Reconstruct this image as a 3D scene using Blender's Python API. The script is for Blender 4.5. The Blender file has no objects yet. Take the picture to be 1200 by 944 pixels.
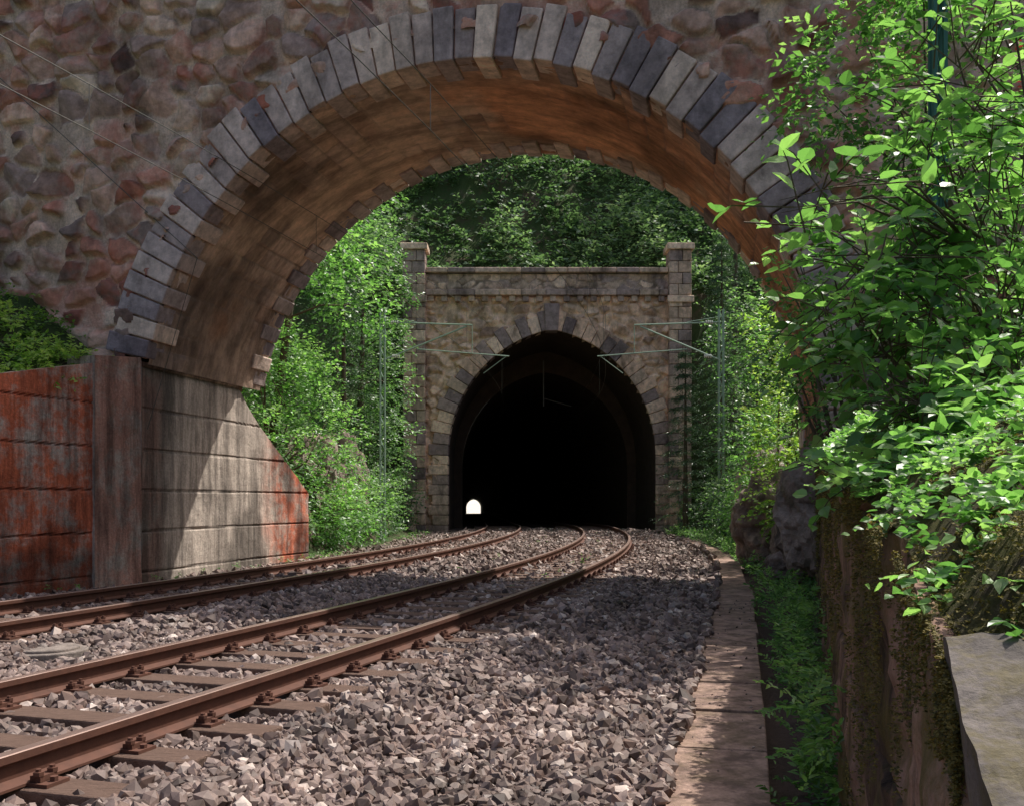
import bpy, math, random
import numpy as np
from mathutils import Vector
rng=np.random.default_rng(7); random.seed(7)
S=bpy.context.scene
COL=S.collection

# ---------------------------------------------------------------- utils
def sm(a,b,x):
    t=np.clip((np.asarray(x,float)-a)/(b-a),0,1); return t*t*(3-2*t)
def h1(ix,iy,iz=0,s=0.0):
    v=np.sin(ix*127.1+iy*311.7+iz*74.7+s*53.3)*43758.5453
    return v-np.floor(v)
def vnoise(x,y,z=0.0,s=0.0):
    x=np.asarray(x,float);y=np.asarray(y,float);z=np.asarray(z,float)+0*x
    xi=np.floor(x);yi=np.floor(y);zi=np.floor(z)
    fx=x-xi;fy=y-yi;fz=z-zi
    fx=fx*fx*(3-2*fx);fy=fy*fy*(3-2*fy);fz=fz*fz*(3-2*fz)
    r=0
    for a in (0,1):
        for b in (0,1):
            for c in (0,1):
                w=(fx if a else 1-fx)*(fy if b else 1-fy)*(fz if c else 1-fz)
                r=r+w*h1(xi+a,yi+b,zi+c,s)
    return r
def fbm(x,y,z=0.0,o=4,s=0.0):
    r=0;a=.5;f=1;x=np.asarray(x,float);y=np.asarray(y,float);z=np.asarray(z,float)
    for i in range(o):
        r=r+a*vnoise(x*f,y*f,z*f,s+i*3.1);a*=.5;f*=2.03
    return r/(1-.5**o)
def mk(name,V,tris=None,quads=None,mats=(),attrs=None,midx=None,smooth=False,parent=None):
    me=bpy.data.meshes.new(name)
    V=np.asarray(V,np.float32)
    me.vertices.add(len(V));me.vertices.foreach_set("co",V.ravel())
    L=[];st=[];c=0
    if tris is not None and len(tris):
        t=np.asarray(tris,np.int32);L.append(t.ravel());st.append(np.arange(len(t))*3);c=len(t)*3
    if quads is not None and len(quads):
        q=np.asarray(quads,np.int32);L.append(q.ravel());st.append(c+np.arange(len(q))*4)
    L=np.concatenate(L).astype(np.int32);st=np.concatenate(st).astype(np.int32)
    me.loops.add(len(L));me.loops.foreach_set("vertex_index",L)
    me.polygons.add(len(st));me.polygons.foreach_set("loop_start",st)
    for m in mats: me.materials.append(m)
    if midx is not None: me.polygons.foreach_set("material_index",np.asarray(midx,np.int32))
    me.update(calc_edges=True)
    me.polygons.foreach_set("use_smooth",np.full(len(st),smooth,bool))
    if attrs:
        for k,v in attrs.items():
            a=me.attributes.new(k,'FLOAT','POINT');a.data.foreach_set("value",np.asarray(v,np.float32))
    ob=bpy.data.objects.new(name,me);COL.objects.link(ob)
    if parent: ob.parent=parent
    return ob
def empty(name):
    o=bpy.data.objects.new(name,None);COL.objects.link(o);return o
def gridq(nu,nv):
    i=np.arange(nu-1)[:,None]*nv+np.arange(nv-1)[None,:]
    return np.stack([i,i+nv,i+nv+1,i+1],-1).reshape(-1,4)

# ---------------------------------------------------------------- materials
class G:
    def __init__(s,name):
        s.m=bpy.data.materials.new(name);s.m.use_nodes=True;s.t=s.m.node_tree;s.t.nodes.clear()
        s.out=s.t.nodes.new('ShaderNodeOutputMaterial')
    def n(s,ty,**k):
        x=s.t.nodes.new(ty)
        for a,b in k.items():setattr(x,a,b)
        return x
    def l(s,a,b):s.t.links.new(a,b)
    def attr(s,nm):return s.n('ShaderNodeAttribute',attribute_name=nm).outputs['Fac']
    def pos(s,scale=(1,1,1)):
        g=s.n('ShaderNodeNewGeometry');m=s.n('ShaderNodeMapping');m.inputs['Scale'].default_value=scale
        s.l(g.outputs['Position'],m.inputs['Vector']);return m.outputs[0]
    def noise(s,sc,det=5,rough=.6,vec=None):
        x=s.n('ShaderNodeTexNoise');x.inputs['Scale'].default_value=sc;x.inputs['Detail'].default_value=min(det,5);x.inputs['Roughness'].default_value=rough
        s.l(vec if vec is not None else s.pos(),x.inputs['Vector']);return x.outputs['Fac']
    def ramp(s,fac,stops,mode='LINEAR'):
        r=s.n('ShaderNodeValToRGB');r.color_ramp.interpolation=mode
        e=r.color_ramp.elements
        while len(e)<len(stops):e.new(.5)
        for i,(p,c) in enumerate(stops):
            e[i].position=p;e[i].color=(c,c,c,1) if isinstance(c,(int,float)) else (*c,1)
        s.l(fac,r.inputs[0]);return r.outputs[0]
    def mix(s,f,a,b,mode='MIX'):
        x=s.n('ShaderNodeMix',data_type='RGBA',blend_type=mode)
        for v,i in ((f,0),(a,6),(b,7)):
            if isinstance(v,(int,float)):x.inputs[i].default_value=v
            elif isinstance(v,tuple):x.inputs[i].default_value=(*v,1)
            else:s.l(v,x.inputs[i])
        return x.outputs[2]
    def math(s,op,a,b=0):
        x=s.n('ShaderNodeMath',operation=op)
        for v,i in ((a,0),(b,1)):
            if isinstance(v,(int,float)):x.inputs[i].default_value=v
            else:s.l(v,x.inputs[i])
        return x.outputs[0]
    def fin(s,col,rough=.9,bump=None,bs=.5,bd=.02,metal=0,spec=.3):
        p=s.n('ShaderNodeBsdfPrincipled')
        if isinstance(col,tuple):p.inputs['Base Color'].default_value=(*col,1)
        else:s.l(col,p.inputs['Base Color'])
        if isinstance(rough,(int,float)):p.inputs['Roughness'].default_value=rough
        else:s.l(rough,p.inputs['Roughness'])
        p.inputs['Metallic'].default_value=metal;p.inputs['Specular IOR Level'].default_value=spec
        if bump is not None:
            b=s.n('ShaderNodeBump');b.inputs['Strength'].default_value=bs;b.inputs['Distance'].default_value=bd
            s.l(bump,b.inputs['Height']);s.l(b.outputs[0],p.inputs['Normal'])
        s.l(p.outputs[0],s.out.inputs[0]);return s.m

def stone_mat(name,mortar,cols,red=0.0,moss=0.0,stain=.5,bd=.03):
    g=G(name);k=len(cols)
    c=g.ramp(g.attr('rnd'),[((i+.5)/k,x) for i,x in enumerate(cols)])
    n1=g.noise(5,7,.7)
    c=g.mix(.8,c,g.ramp(n1,[(.3,.55),(.65,1.45)]),'MULTIPLY')
    mo=g.mix(g.ramp(g.noise(2.2,5),[(.4,0.),(.62,1.)]),mortar,tuple(x*.6 for x in mortar))
    mo=g.mix(.6,mo,g.ramp(g.noise(28,4),[(.3,.6),(.7,1.3)]),'MULTIPLY')
    c=g.mix(g.attr('mask'),mo,c)
    if red: c=g.mix(g.math('MULTIPLY',g.ramp(g.noise(.9,5,.7),[(.50,0.),(.60,1.)]),red),c,g.mix(.4,(.52,.13,.08),c))
    if moss:c=g.mix(g.math('MULTIPLY',g.ramp(g.noise(1.3,6,.7),[(.5,0.),(.68,1.)]),moss),c,(.09,.085,.035))
    st=g.ramp(g.noise(.55,6,.7,g.pos((1.6,1.6,.55))),[(.35,1-stain),(.52,1.15)])
    c=g.mix(1.,c,st,'MULTIPLY')
    return g.fin(c,.92,g.noise(14,9,.75),.9,bd)
M_bridge=stone_mat('bridge_rubble',(.80,.60,.48),[(.17,.105,.09),(.60,.38,.29),(.33,.235,.21),(.74,.48,.37),(.20,.14,.125),(.78,.60,.47),(.46,.21,.15)],red=.7,stain=.4)
M_vous=stone_mat('voussoir_stone',(.55,.44,.37),[(.26,.215,.23),(.68,.53,.45),(.34,.28,.29),(.78,.61,.50),(.23,.185,.20),(.56,.44,.39)],stain=.35,bd=.025)
M_portal=stone_mat('portal_rubble',(.86,.63,.45),[(.80,.56,.40),(.34,.23,.17),(.86,.63,.46),(.54,.38,.28),(.82,.60,.44)],moss=.2,stain=.4)
M_pblock=stone_mat('portal_ashlar',(.45,.34,.26),[(.38,.29,.26),(.80,.60,.45),(.27,.21,.20),(.68,.48,.35),(.50,.38,.29)],moss=.25,stain=.6)
M_rock=stone_mat('rock',(.2,.17,.15),[(.12,.09,.08),(.26,.20,.17),(.44,.35,.31)],moss=.7,stain=.5,bd=.08)

g=G('barrel_masonry')
c=g.ramp(g.attr('rnd'),[(.1,(.46,.30,.22)),(.5,(.66,.46,.34)),(.9,(.55,.39,.31))])
c=g.mix(g.math('MULTIPLY',g.attr('paint'),.65),c,(.72,.28,.12))
c=g.mix(.7,c,g.ramp(g.noise(3,8,.75),[(.3,.5),(.7,1.4)]),'MULTIPLY')
c=g.mix(1.,c,g.ramp(g.noise(1.1,7,.7,g.pos((.5,2.2,.5))),[(.38,.6),(.6,1.15)]),'MULTIPLY')
c=g.mix(1.,c,g.ramp(g.attr('dirt'),[(0,1.),(1,.4)]),'MULTIPLY')
c=g.mix(g.attr('mask'),(.2,.15,.13),c)
M_barrel=g.fin(c,.9,g.noise(10,8,.7),.9,.03)

def concrete(name,base,orange=0,moss=0,streak=.7,fine=1):
    g=G(name)
    c=g.mix(g.noise(1.2,6),tuple(x*.7 for x in base),tuple(x*1.2 for x in base))
    if orange:
        o=g.mix(g.noise(3,6,.7),(.84,.19,.07),(.52,.15,.09))
        f=g.math('MULTIPLY',g.attr('paint'),g.ramp(g.noise(1.6,7,.75),[(.36,0.),(.54,1.)]))
        c=g.mix(f,c,o)
    s=g.ramp(g.noise(2.2,7,.7,g.pos((2.2,2.2,.22))),[(.38,1-streak),(.6,1.)])
    c=g.mix(1.,c,s,'MULTIPLY')
    c=g.mix(.8,c,g.ramp(g.noise(22*fine,6,.7),[(.3,.6),(.7,1.3)]),'MULTIPLY')
    c=g.mix(1.,c,g.ramp(g.attr('dirt'),[(0,1.),(1,.3)]),'MULTIPLY')
    if moss:
        c=g.mix(g.math('MULTIPLY',g.ramp(g.noise(3.5*fine,8,.75),[(.45,0.),(.6,1.)]),moss),c,g.mix(g.noise(30*fine,3),(.05,.05,.012),(.17,.13,.03)))
    return g.fin(c,.9,g.noise(35*fine,8,.7),.9,.014/fine)
M_conc=concrete('abutment_concrete',(.62,.52,.44),1,0,.6)
M_rwall=concrete('retaining_concrete',(.36,.22,.165),0,.8,.85)
M_cap=concrete('capstone_concrete',(.30,.26,.24),0,.5,.55,5)
M_cap2=concrete('manhole_concrete',(.30,.25,.22),0,.0,.3)
M_path=concrete('channel_slab_concrete',(.46,.31,.25),0,.25,.6)
M_exit_pale=concrete('exit_slope_pale',(.8,.76,.7),0,0,.05)  # pale tone for the slope added to brighten the tunnel exit

g=G('ground_earth')
ea=g.mix(g.noise(3,8,.7),(.06,.045,.028),(.13,.10,.07))
ea=g.mix(g.ramp(g.noise(1.1,7,.7),[(.36,0.),(.5,1.)]),ea,(.045,.075,.022))
gr=g.mix(g.noise(25,6,.8),(.05,.035,.03),(.22,.155,.13))
c=g.mix(g.attr('grav'),ea,gr)
M_ground=g.fin(c,.95,g.noise(18,9,.8),1.,.05)
g=G('bank_moss')
c=g.mix(g.ramp(g.noise(7,6,.75),[(.4,0.),(.6,1.)]),(.055,.04,.025),g.mix(g.noise(60,4),(.04,.05,.012),(.15,.13,.03)))
M_bank=g.fin(c,.95,g.noise(90,6,.8),1.,.02)
g=G('ballast_stone')
c=g.ramp(g.attr('rnd'),[(0,(.075,.052,.045)),(.3,(.19,.138,.12)),(.6,(.30,.225,.20)),(.85,(.17,.11,.09)),(1,(.56,.47,.42))])
c=g.mix(.8,c,g.ramp(g.noise(1.1,5,.7),[(.35,.5),(.65,1.4)]),'MULTIPLY')
c=g.mix(.6,c,g.ramp(g.noise(30,5,.7),[(.3,.6),(.7,1.3)]),'MULTIPLY')
M_bal=g.fin(c,.62,None)
g=G('sleeper_wood')
w=g.noise(6,8,.7,g.pos((1.2,9,3)))
c=g.mix(w,(.04,.024,.018),(.27,.17,.13))
M_wood=g.fin(c,.85,w,.9,.03)
g=G('rail_rust')
c=g.mix(g.noise(12,6),(.05,.022,.016),(.16,.065,.04));M_rust=g.fin(c,.75,g.noise(60,5),.4,.003,spec=.4)
g=G('rail_head_steel')
c=g.mix(g.noise(3,6,.7,g.pos((6,.6,1))),(.26,.15,.12),(.50,.38,.33));M_head=g.fin(c,.36,None,metal=.6,spec=.5)
g=G('mast_paint');c=g.mix(g.noise(8,4),(.22,.34,.26),(.36,.48,.38));M_mast=g.fin(c,.6)
g=G('green_mast_paint');c=g.mix(g.noise(8,4),(.03,.12,.09),(.06,.18,.14));M_gmast=g.fin(c,.5)
g=G('insulator');M_ins=g.fin((.7,.7,.66),.4)
g=G('wire');M_wire=g.fin((.10,.10,.09),.5,metal=.3)
g=G('bark');c=g.mix(g.noise(9,7,.7,g.pos((3,3,.7))),(.045,.035,.025),(.18,.14,.10));M_bark=g.fin(c,.95,g.noise(20,6),.8,.02)
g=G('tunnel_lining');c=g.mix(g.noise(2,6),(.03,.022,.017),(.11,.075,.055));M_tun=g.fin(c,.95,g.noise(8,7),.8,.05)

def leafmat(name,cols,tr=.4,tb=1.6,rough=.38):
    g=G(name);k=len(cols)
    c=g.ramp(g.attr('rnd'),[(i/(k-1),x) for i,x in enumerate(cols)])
    p=g.n('ShaderNodeBsdfPrincipled');g.l(c,p.inputs['Base Color']);p.inputs['Roughness'].default_value=rough;p.inputs['Specular IOR Level'].default_value=.6
    t=g.n('ShaderNodeBsdfTranslucent');g.l(g.mix(1.,c,(tb,tb*1.15,tb*.6),'MULTIPLY'),t.inputs[0])
    m=g.n('ShaderNodeMixShader');m.inputs[0].default_value=tr
    g.l(p.outputs[0],m.inputs[1]);g.l(t.outputs[0],m.inputs[2]);g.l(m.outputs[0],g.out.inputs[0]);return g.m
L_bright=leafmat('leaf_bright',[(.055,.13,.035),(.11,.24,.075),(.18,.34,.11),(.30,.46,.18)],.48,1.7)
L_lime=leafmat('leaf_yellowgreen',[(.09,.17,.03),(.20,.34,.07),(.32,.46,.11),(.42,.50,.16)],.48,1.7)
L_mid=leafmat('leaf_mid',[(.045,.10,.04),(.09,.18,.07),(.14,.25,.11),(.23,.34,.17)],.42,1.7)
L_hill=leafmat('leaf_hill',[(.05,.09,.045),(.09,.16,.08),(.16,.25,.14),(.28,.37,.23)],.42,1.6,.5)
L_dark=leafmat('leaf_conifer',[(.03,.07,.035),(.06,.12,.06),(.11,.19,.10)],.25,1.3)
L_moss=leafmat('moss',[(.06,.055,.012),(.14,.11,.02),(.25,.19,.04)],.2,1.2,.8)
L_red=leafmat('fireweed_petals',[(.30,.02,.05),(.45,.04,.1)],.3,1.2)

# ---------------------------------------------------------------- track alignment
K=.0042
def rc(Y):  # centre of the nearer (right) track
    Y=np.asarray(Y,float)
    q=.311*Y-4.62-K*np.clip(Y-8,0,39)**2
    return np.where(Y>47,(.311*47-4.62-K*39**2)-.036*(Y-47),q)
def mid(Y): return rc(Y)-2.0
def grade(Y): return -.0105*np.clip(np.asarray(Y,float)-47,0,None)
def hcor(d):
    a=np.minimum(np.abs(d-2.0),np.abs(d+2.0))
    return -.20-.13*sm(1.45,2.2,a)
def dl(Y): return np.interp(Y,[-20,0,10,12.5,15.3,18,25,27,47,60],[-9,-8.6,-7,-6.35,-5.8,-5.3,-5.15,-5.3,-6.0,-6])
def dr(Y): return np.interp(Y,[-20,12.5,14,30,47],[6.95,6.95,7.0,6.0,5.4])
def hside(side,s,Y,x):
    if side<0:
        z0=np.interp(Y,[0,11,15,18,22,24.6,26],[1.5,2.3,2.85,3.35,3.3,1.1,-.2])
        sl=np.interp(Y,[0,12,18,24,30,47],[.4,.45,.6,.9,1.25,1.3])
    else:
        z0=np.interp(Y,[-5,1,3,6,11,12.6,14,20],[.72,.84,1.02,1.2,1.5,1.5,.3,-.1])
        sl=np.interp(Y,[0,12,20,47],[.45,.55,.9,1.3])
    z=-.32+(z0+.32)*sm(.0,.22,s)+sl*np.clip(s-.3,0,None)
    z=z+(fbm(x*.5,Y*.5,0,4,3)-.5)*1.6*sm(.3,2.5,s)*1.0+(fbm(x*2,Y*2,0,3,5)-.5)*.35*sm(.2,.8,s)
    cap=np.interp(Y,[0,24,30,47],[7.5,9.0,15,22]) if side<0 else np.interp(Y,[0,24,30,47],[4.5,7,13,22])
    return np.minimum(z,cap+.12*s+fbm(x*.2,Y*.2,0,3)*3)
YE=300.
def hhill(x,Y):
    b=10.4+1.15*np.clip(Y-48.2,0,40)+.35*np.clip(Y-88,0,60)+(fbm(x*.22,Y*.22,0,4,9)-.5)*5*sm(49,56,Y)
    b=np.where(Y<47.5,-5,b)
    return np.where(Y>YE+1,np.minimum(-3.6+.40*np.clip(Y-YE-6,0,None),18),b)
Ys=np.unique(np.concatenate([np.linspace(-400,-20,12),np.arange(-20,0,1.),np.arange(0,46,.4),[46,47.15],np.arange(48.2,90,.8),np.arange(90,160,6),np.linspace(170,290,8),[YE,YE+2,YE+6,YE+30,YE+60,500],np.linspace(760,2500,6)]))
sL=np.concatenate([np.arange(0,.35,.07),np.arange(.4,3,.2),np.arange(3,12,.4),np.arange(12,40,2),[50,80,130,220,400,900]])[::-1]
cor=np.linspace(0,1,53)[1:-1]
sR=sL[::-1]
nu=len(sL)+len(cor)+len(sR)
P=[];Gv=[]
for Y in Ys:
    m=float(mid(np.clip(Y,-20,700)))
    a,b=float(dl(Y)),float(dr(Y))
    dL=a-sL;dc=a+(b-a)*cor;dR=b+sR
    zL=hside(-1,sL,np.full_like(sL,Y),m+dL);zR=hside(1,sR,np.full_like(sR,Y),m+dR)
    zc=hcor(dc)-.03+(fbm((m+dc)*3,np.full_like(dc,Y)*3)-.5)*.05
    x=m+np.concatenate([dL,dc,dR]);z=np.concatenate([zL,zc,zR])
    if Y>=48: z=hhill(x,np.full_like(x,Y)) if Y>60 else np.maximum(np.where(np.abs(x-1.8)<6.9,-9,z),hhill(x,np.full_like(x,Y)))
    P.append(np.stack([x,np.full_like(x,Y),z],-1))
    gv=1. if Y<47.5 else 0.
    Gv.append(np.concatenate([np.zeros(len(sL)),np.full(len(cor),gv),np.zeros(len(sR))]))
P=np.array(P);q=gridq(len(Ys),nu)
fi=q[:,0]//nu;cc=P.reshape(-1,3)[q].mean(1)
i46=int(np.where(Ys==46)[0][0])
cut=(fi>=i46)&(cc[:,1]<48.3)&(cc[:,0]>-4.6)&(cc[:,0]<8.1)
cut|=(cc[:,1]>YE)&(cc[:,1]<YE+2)&(cc[:,0]>-15.5)&(cc[:,0]<-6.5)      # mouth of the far portal
mk('ground',P.reshape(-1,3),quads=q[~cut],mats=[M_ground],attrs={'grav':np.array(Gv).ravel()},smooth=True)
def hground(x,Y):
    x=np.asarray(x,float);Y=np.asarray(Y,float);d=x-mid(Y)
    r=np.where(d<dl(Y),hside(-1,np.clip(dl(Y)-d,0,None),Y,x),np.where(d>dr(Y),hside(1,np.clip(d-dr(Y),0,None),Y,x),hcor(d)-.03))
    return np.where(Y>48,np.maximum(hhill(x,Y),-9),r)

# ---------------------------------------------------------------- boxes / tubes accumulators
class Acc:
    def __init__(s):s.V=[];s.Q=[];s.T=[];s.R=[];s.n=0
    def hexa(s,c,r=.5):
        s.V.append(np.array(c,float));b=s.n
        s.Q.append(np.array([[0,3,2,1],[4,5,6,7],[0,1,5,4],[1,2,6,5],[2,3,7,6],[3,0,4,7]])+b)
        s.R.append(np.full(8,r));s.n+=8
    def box(s,x0,x1,y0,y1,z0,z1,r=.5):
        s.hexa([(x0,y0,z0),(x1,y0,z0),(x1,y1,z0),(x0,y1,z0),(x0,y0,z1),(x1,y0,z1),(x1,y1,z1),(x0,y1,z1)],r)
    def obox(s,c,d,l,w,z0,z1,r=.5):
        c=np.array(c[:2],float);d=np.array(d[:2],float);d/=np.linalg.norm(d);p=np.array([d[1],-d[0]])
        k=[c-d*l/2-p*w/2,c+d*l/2-p*w/2,c+d*l/2+p*w/2,c-d*l/2+p*w/2]
        s.hexa([(*a,z0) for a in k]+[(*a,z1) for a in k],r)
    def tube(s,pts,rad,n=6,r=.5):
        pts=np.array(pts,float);m=len(pts)
        rad=np.full(m,rad) if np.isscalar(rad) else np.array(rad)
        V=[]
        for i in range(m):
            t=pts[min(i+1,m-1)]-pts[max(i-1,0)];t/=np.linalg.norm(t)+1e-9
            a=np.cross(t,[0,0,1.]) if abs(t[2])<.95 else np.cross(t,[0,1.,0]);a/=np.linalg.norm(a);b=np.cross(t,a)
            for k in range(n):
                an=2*math.pi*k/n;V.append(pts[i]+rad[i]*(a*math.cos(an)+b*math.sin(an)))
        b0=s.n;Q=[]
        for i in range(m-1):
            for k in range(n):
                k2=(k+1)%n;Q.append([b0+i*n+k,b0+i*n+k2,b0+(i+1)*n+k2,b0+(i+1)*n+k])
        V.append(pts[0]);V.append(pts[-1]);T=[]
        for k in range(n):
            k2=(k+1)%n;T.append([b0+m*n,b0+k2,b0+k]);T.append([b0+m*n+1,b0+(m-1)*n+k,b0+(m-1)*n+k2])
        s.V.append(np.array(V));s.Q.append(np.array(Q));s.T.append(np.array(T));s.R.append(np.full(len(V),r));s.n+=len(V)
    def out(s,name,mats,parent=None,bevel=0,attrs=None,smooth=False):
        V=np.concatenate(s.V);R=np.concatenate(s.R)
        at={'rnd':R,'mask':np.ones(len(V)),'dirt':np.zeros(len(V)),'paint':np.zeros(len(V))}
        if attrs:at.update(attrs)
        o=mk(name,V,np.concatenate(s.T) if s.T else None,np.concatenate(s.Q) if s.Q else None,mats,at,parent=parent,smooth=smooth)
        if bevel:
            b=o.modifiers.new('b','BEVEL');b.width=bevel;b.segments=2;b.limit_method='ANGLE'
        return o

# ---------------------------------------------------------------- tracks
def track(off,y0,y1):
    par=empty('railway_track')
    cx=lambda Y:rc(Y)+off*np.interp(Y,[10,47],[1.045,1.0])
    Y=np.arange(y0,y1,.5)
    C=np.stack([cx(Y),Y],-1);D=np.gradient(C,axis=0);D/=np.linalg.norm(D,axis=1)[:,None];N=np.stack([D[:,1],-D[:,0]],-1)
    prof=[(-.036,-.004),(-.03,0),(.03,0),(.036,-.004),(.036,-.04),(.01,-.055),(.009,-.125),(.07,-.145),(.07,-.158),(-.07,-.158),(-.07,-.145),(-.009,-.125),(-.01,-.055),(-.036,-.04)]
    m=len(prof)
    for sgn,nm in((-1,'rail_left'),(1,'rail_right')):
        V=[];
        for a,z in prof:
            xy=C+N*(sgn*.7525+a);V.append(np.column_stack([xy,z+grade(Y)]))
        V=np.stack(V,1).reshape(-1,3);Q=[];mi=[]
        for i in range(len(Y)-1):
            for k in range(m):
                k2=(k+1)%m;Q.append([i*m+k,(i+1)*m+k,(i+1)*m+k2,i*m+k2]);mi.append(1 if k in(0,1,2) else 0)
        mk(nm,V,quads=Q,mats=[M_rust,M_head],midx=mi,parent=par)
    sl=Acc();pl=Acc();y=y0+.3;pos=[]
    while y<min(y1,52):
        c=np.array([float(cx(y)),y]);d=np.array([float(cx(y+.1)-cx(y-.1)),.2]);d/=np.linalg.norm(d);p=np.array([d[1],-d[0]])
        zt=-.162+random.uniform(-.006,.004);sh=random.uniform(-.05,.05)
        dd=d+p*random.uniform(-.02,.02)
        sl.obox(c+p*sh,np.array([dd[1],-dd[0]]),2.6,.25+random.uniform(-.01,.02),-.32,zt,random.random());pos.append((c,d,p))
        if y<30:
            for s in(-1,1):
                b=c+p*s*.7525
                pl.obox(b,p,.36,.15,zt+.001,zt+.018)
                for t in(-1,1):
                    for q2 in(-.045,.045):
                        bb=b+p*t*.105+d*q2
                        pl.tube([(bb[0],bb[1],-.16),(bb[0],bb[1],-.085)],.014,6)
                    bb=b+p*t*.095;pl.obox(bb,p,.06,.11,-.146,-.118)
                    bb=b+p*t*.105;
                    for q2 in(-.045,.045):
                        b3=bb+d*q2;pl.tube([(b3[0],b3[1],-.118),(b3[0],b3[1],-.098)],.026,6)
                    b4=b+p*t*.155;pl.tube([(b4[0],b4[1],-.15),(b4[0],b4[1],-.125)],.02,6)
        y+=.63
    sl.out('sleepers',[M_wood],par,.012);pl.out('rail_fastenings',[M_rust],par)
    return pos
pos1=track(0,.4,90);pos2=track(-4.0,1.0,90)

# ---------------------------------------------------------------- ballast
PC=np.array([(.0,.6),(.33,2),(.98,4.95),(3.35,15.4),(4.65,22),(5.45,28),(6.2,38)])
def pathx(Y):return np.interp(Y,PC[:,1],PC[:,0])
def ico():
    t=(1+5**.5)/2
    v=np.array([(-1,t,0),(1,t,0),(-1,-t,0),(1,-t,0),(0,-1,t),(0,1,t),(0,-1,-t),(0,1,-t),(t,0,-1),(t,0,1),(-t,0,-1),(-t,0,1)],float)/math.sqrt(1+t*t)
    f=np.array([(0,11,5),(0,5,1),(0,1,7),(0,7,10),(0,10,11),(1,5,9),(5,11,4),(11,10,2),(10,7,6),(7,1,8),(3,9,4),(3,4,2),(3,2,6),(3,6,8),(3,8,9),(4,9,5),(2,4,11),(6,2,10),(8,6,7),(9,8,1)])
    return v,f
octv=np.array([(1,0,0),(-1,0,0),(0,1,0),(0,-1,0),(0,0,1),(0,0,-1)],float);octf=np.array([(0,2,4),(2,1,4),(1,3,4),(3,0,4),(2,0,5),(1,2,5),(3,1,5),(0,3,5)])
def rotm(n):
    q=rng.normal(size=(n,4));q/=np.linalg.norm(q,axis=1)[:,None];w,x,y,z=q.T
    return np.stack([np.stack([1-2*(y*y+z*z),2*(x*y-z*w),2*(x*z+y*w)],-1),np.stack([2*(x*y+z*w),1-2*(x*x+z*z),2*(y*z-x*w)],-1),np.stack([2*(x*z-y*w),2*(y*z+x*w),1-2*(x*x+y*y)],-1)],1)
def stones(Pc,rad,base):
    v,f=base;n=len(Pc);m=len(v)
    V=v[None]*(1+rng.uniform(-.32,.3,(n,m,1)))+rng.normal(0,.1,(n,m,3))
    V=V*rng.uniform(.6,1.25,(n,1,3))
    V=np.einsum('nij,nmj->nmi',rotm(n),V)*rad[:,None,None]+Pc[:,None,:]
    return V.reshape(-1,3),(f[None]+np.arange(n)[:,None,None]*m).reshape(-1,3),np.repeat(rng.random(n),m)
def onsleeper(x,y):
    r=np.zeros(len(x),bool)
    for off in(0,-4.0):
        cx=rc(y)+off*np.interp(y,[10,47],[1.045,1.0]);y0=.7 if off==0 else 1.3
        dx=x-cx;yy=y+dx*.29*np.interp(y,[8,47],[1,0])
        ph=np.mod(yy-y0+.315,.63)-.315
        r|=(np.abs(dx)<1.4)&(np.abs(ph)<.16)
    return r
VV=[];FF=[];RR=[];off=0
for(ya,yb,dens,r0,r1,base)in((2.2,6.5,800,.024,.043,ico()),(6.5,10,560,.028,.047,ico()),(10,18,310,.036,.056,ico()),(18,46,100,.055,.08,(octv,octf))):
    n=int(dens*(yb-ya)*13);y=rng.uniform(ya,yb,n);d=rng.uniform(-6,6.2,n);x=mid(y)+d
    keep=(x>-.52*y-1.3)&(x<.5*y+.5)&(x<pathx(y)-.24+.10*(vnoise(y*2.3,0*y)-.4))&(d>dl(y)+.1)
    thin=(d>-5.6)|(rng.random(n)<.3)
    edge=sm(.0,1.3,d-dl(y))
    on=onsleeper(x,y)
    keep&=thin&(rng.random(n)<.25+.75*edge)&(~on|(rng.random(n)<.05))
    for o in(0,-4.0):
        cx=rc(y)+o*1.04
        keep&=np.abs(np.abs(x-cx)/1.045-.7525)>.075
    x,y,d=x[keep],y[keep],d[keep];rad=rng.uniform(r0,r1,len(x))*(1+.35*(rng.random(len(x))<.12))
    a_=np.minimum(np.abs(d-2),np.abs(d+2))
    hump=.05*sm(1.4,1.85,np.abs(d-2))*(1-sm(2.4,3.4,np.abs(d-2)))-.022*(a_<1.3)
    z=hcor(d)+.0+rng.uniform(-.3,.8,len(x))*rad+hump+(fbm(x*1.5,y*1.5)-.5)*.06
    z=np.where(x>pathx(y)-.27,np.maximum(z,-.19+rad*.5),z)
    V,F,R=stones(np.stack([x,y,z],-1),rad,base)
    VV.append(V);FF.append(F+off);RR.append(R);off+=len(V)
n=110;y=rng.uniform(3,14,n);x=pathx(y)+rng.uniform(-.26,.26,n);rad=rng.uniform(.004,.014,n)
V,F,R=stones(np.stack([x,y,-.195+rad*.4],-1),rad,ico());VV.append(V);FF.append(F+off);RR.append(R);off+=len(V)
mk('ballast',np.concatenate(VV),tris=np.concatenate(FF),mats=[M_bal],attrs={'rnd':np.concatenate(RR)})

# channel cover slabs (path)
a=Acc();y=.7
while y<36:
    L=.992;yc=y+.5;dx=float(pathx(yc+.4)-pathx(yc-.4))/.8
    w=.54 if y<16 else .46
    a.obox((float(pathx(yc))+random.uniform(-.012,.012),yc),(dx+random.uniform(-.01,.01),1),L,w,-.42,-.20+random.uniform(-.009,.009),random.random());y+=1.0
a.out('cable_channel_path',[M_path],bevel=.01)
a=Acc();a.tube([(-4.15,9.1,-.4),(-4.15,9.1,-.15)],.36,28);a.tube([(-4.15,9.1,-.3),(-4.15,9.1,-.125)],.29,28)
a.out('manhole_cover',[M_cap2],bevel=.01)

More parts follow.
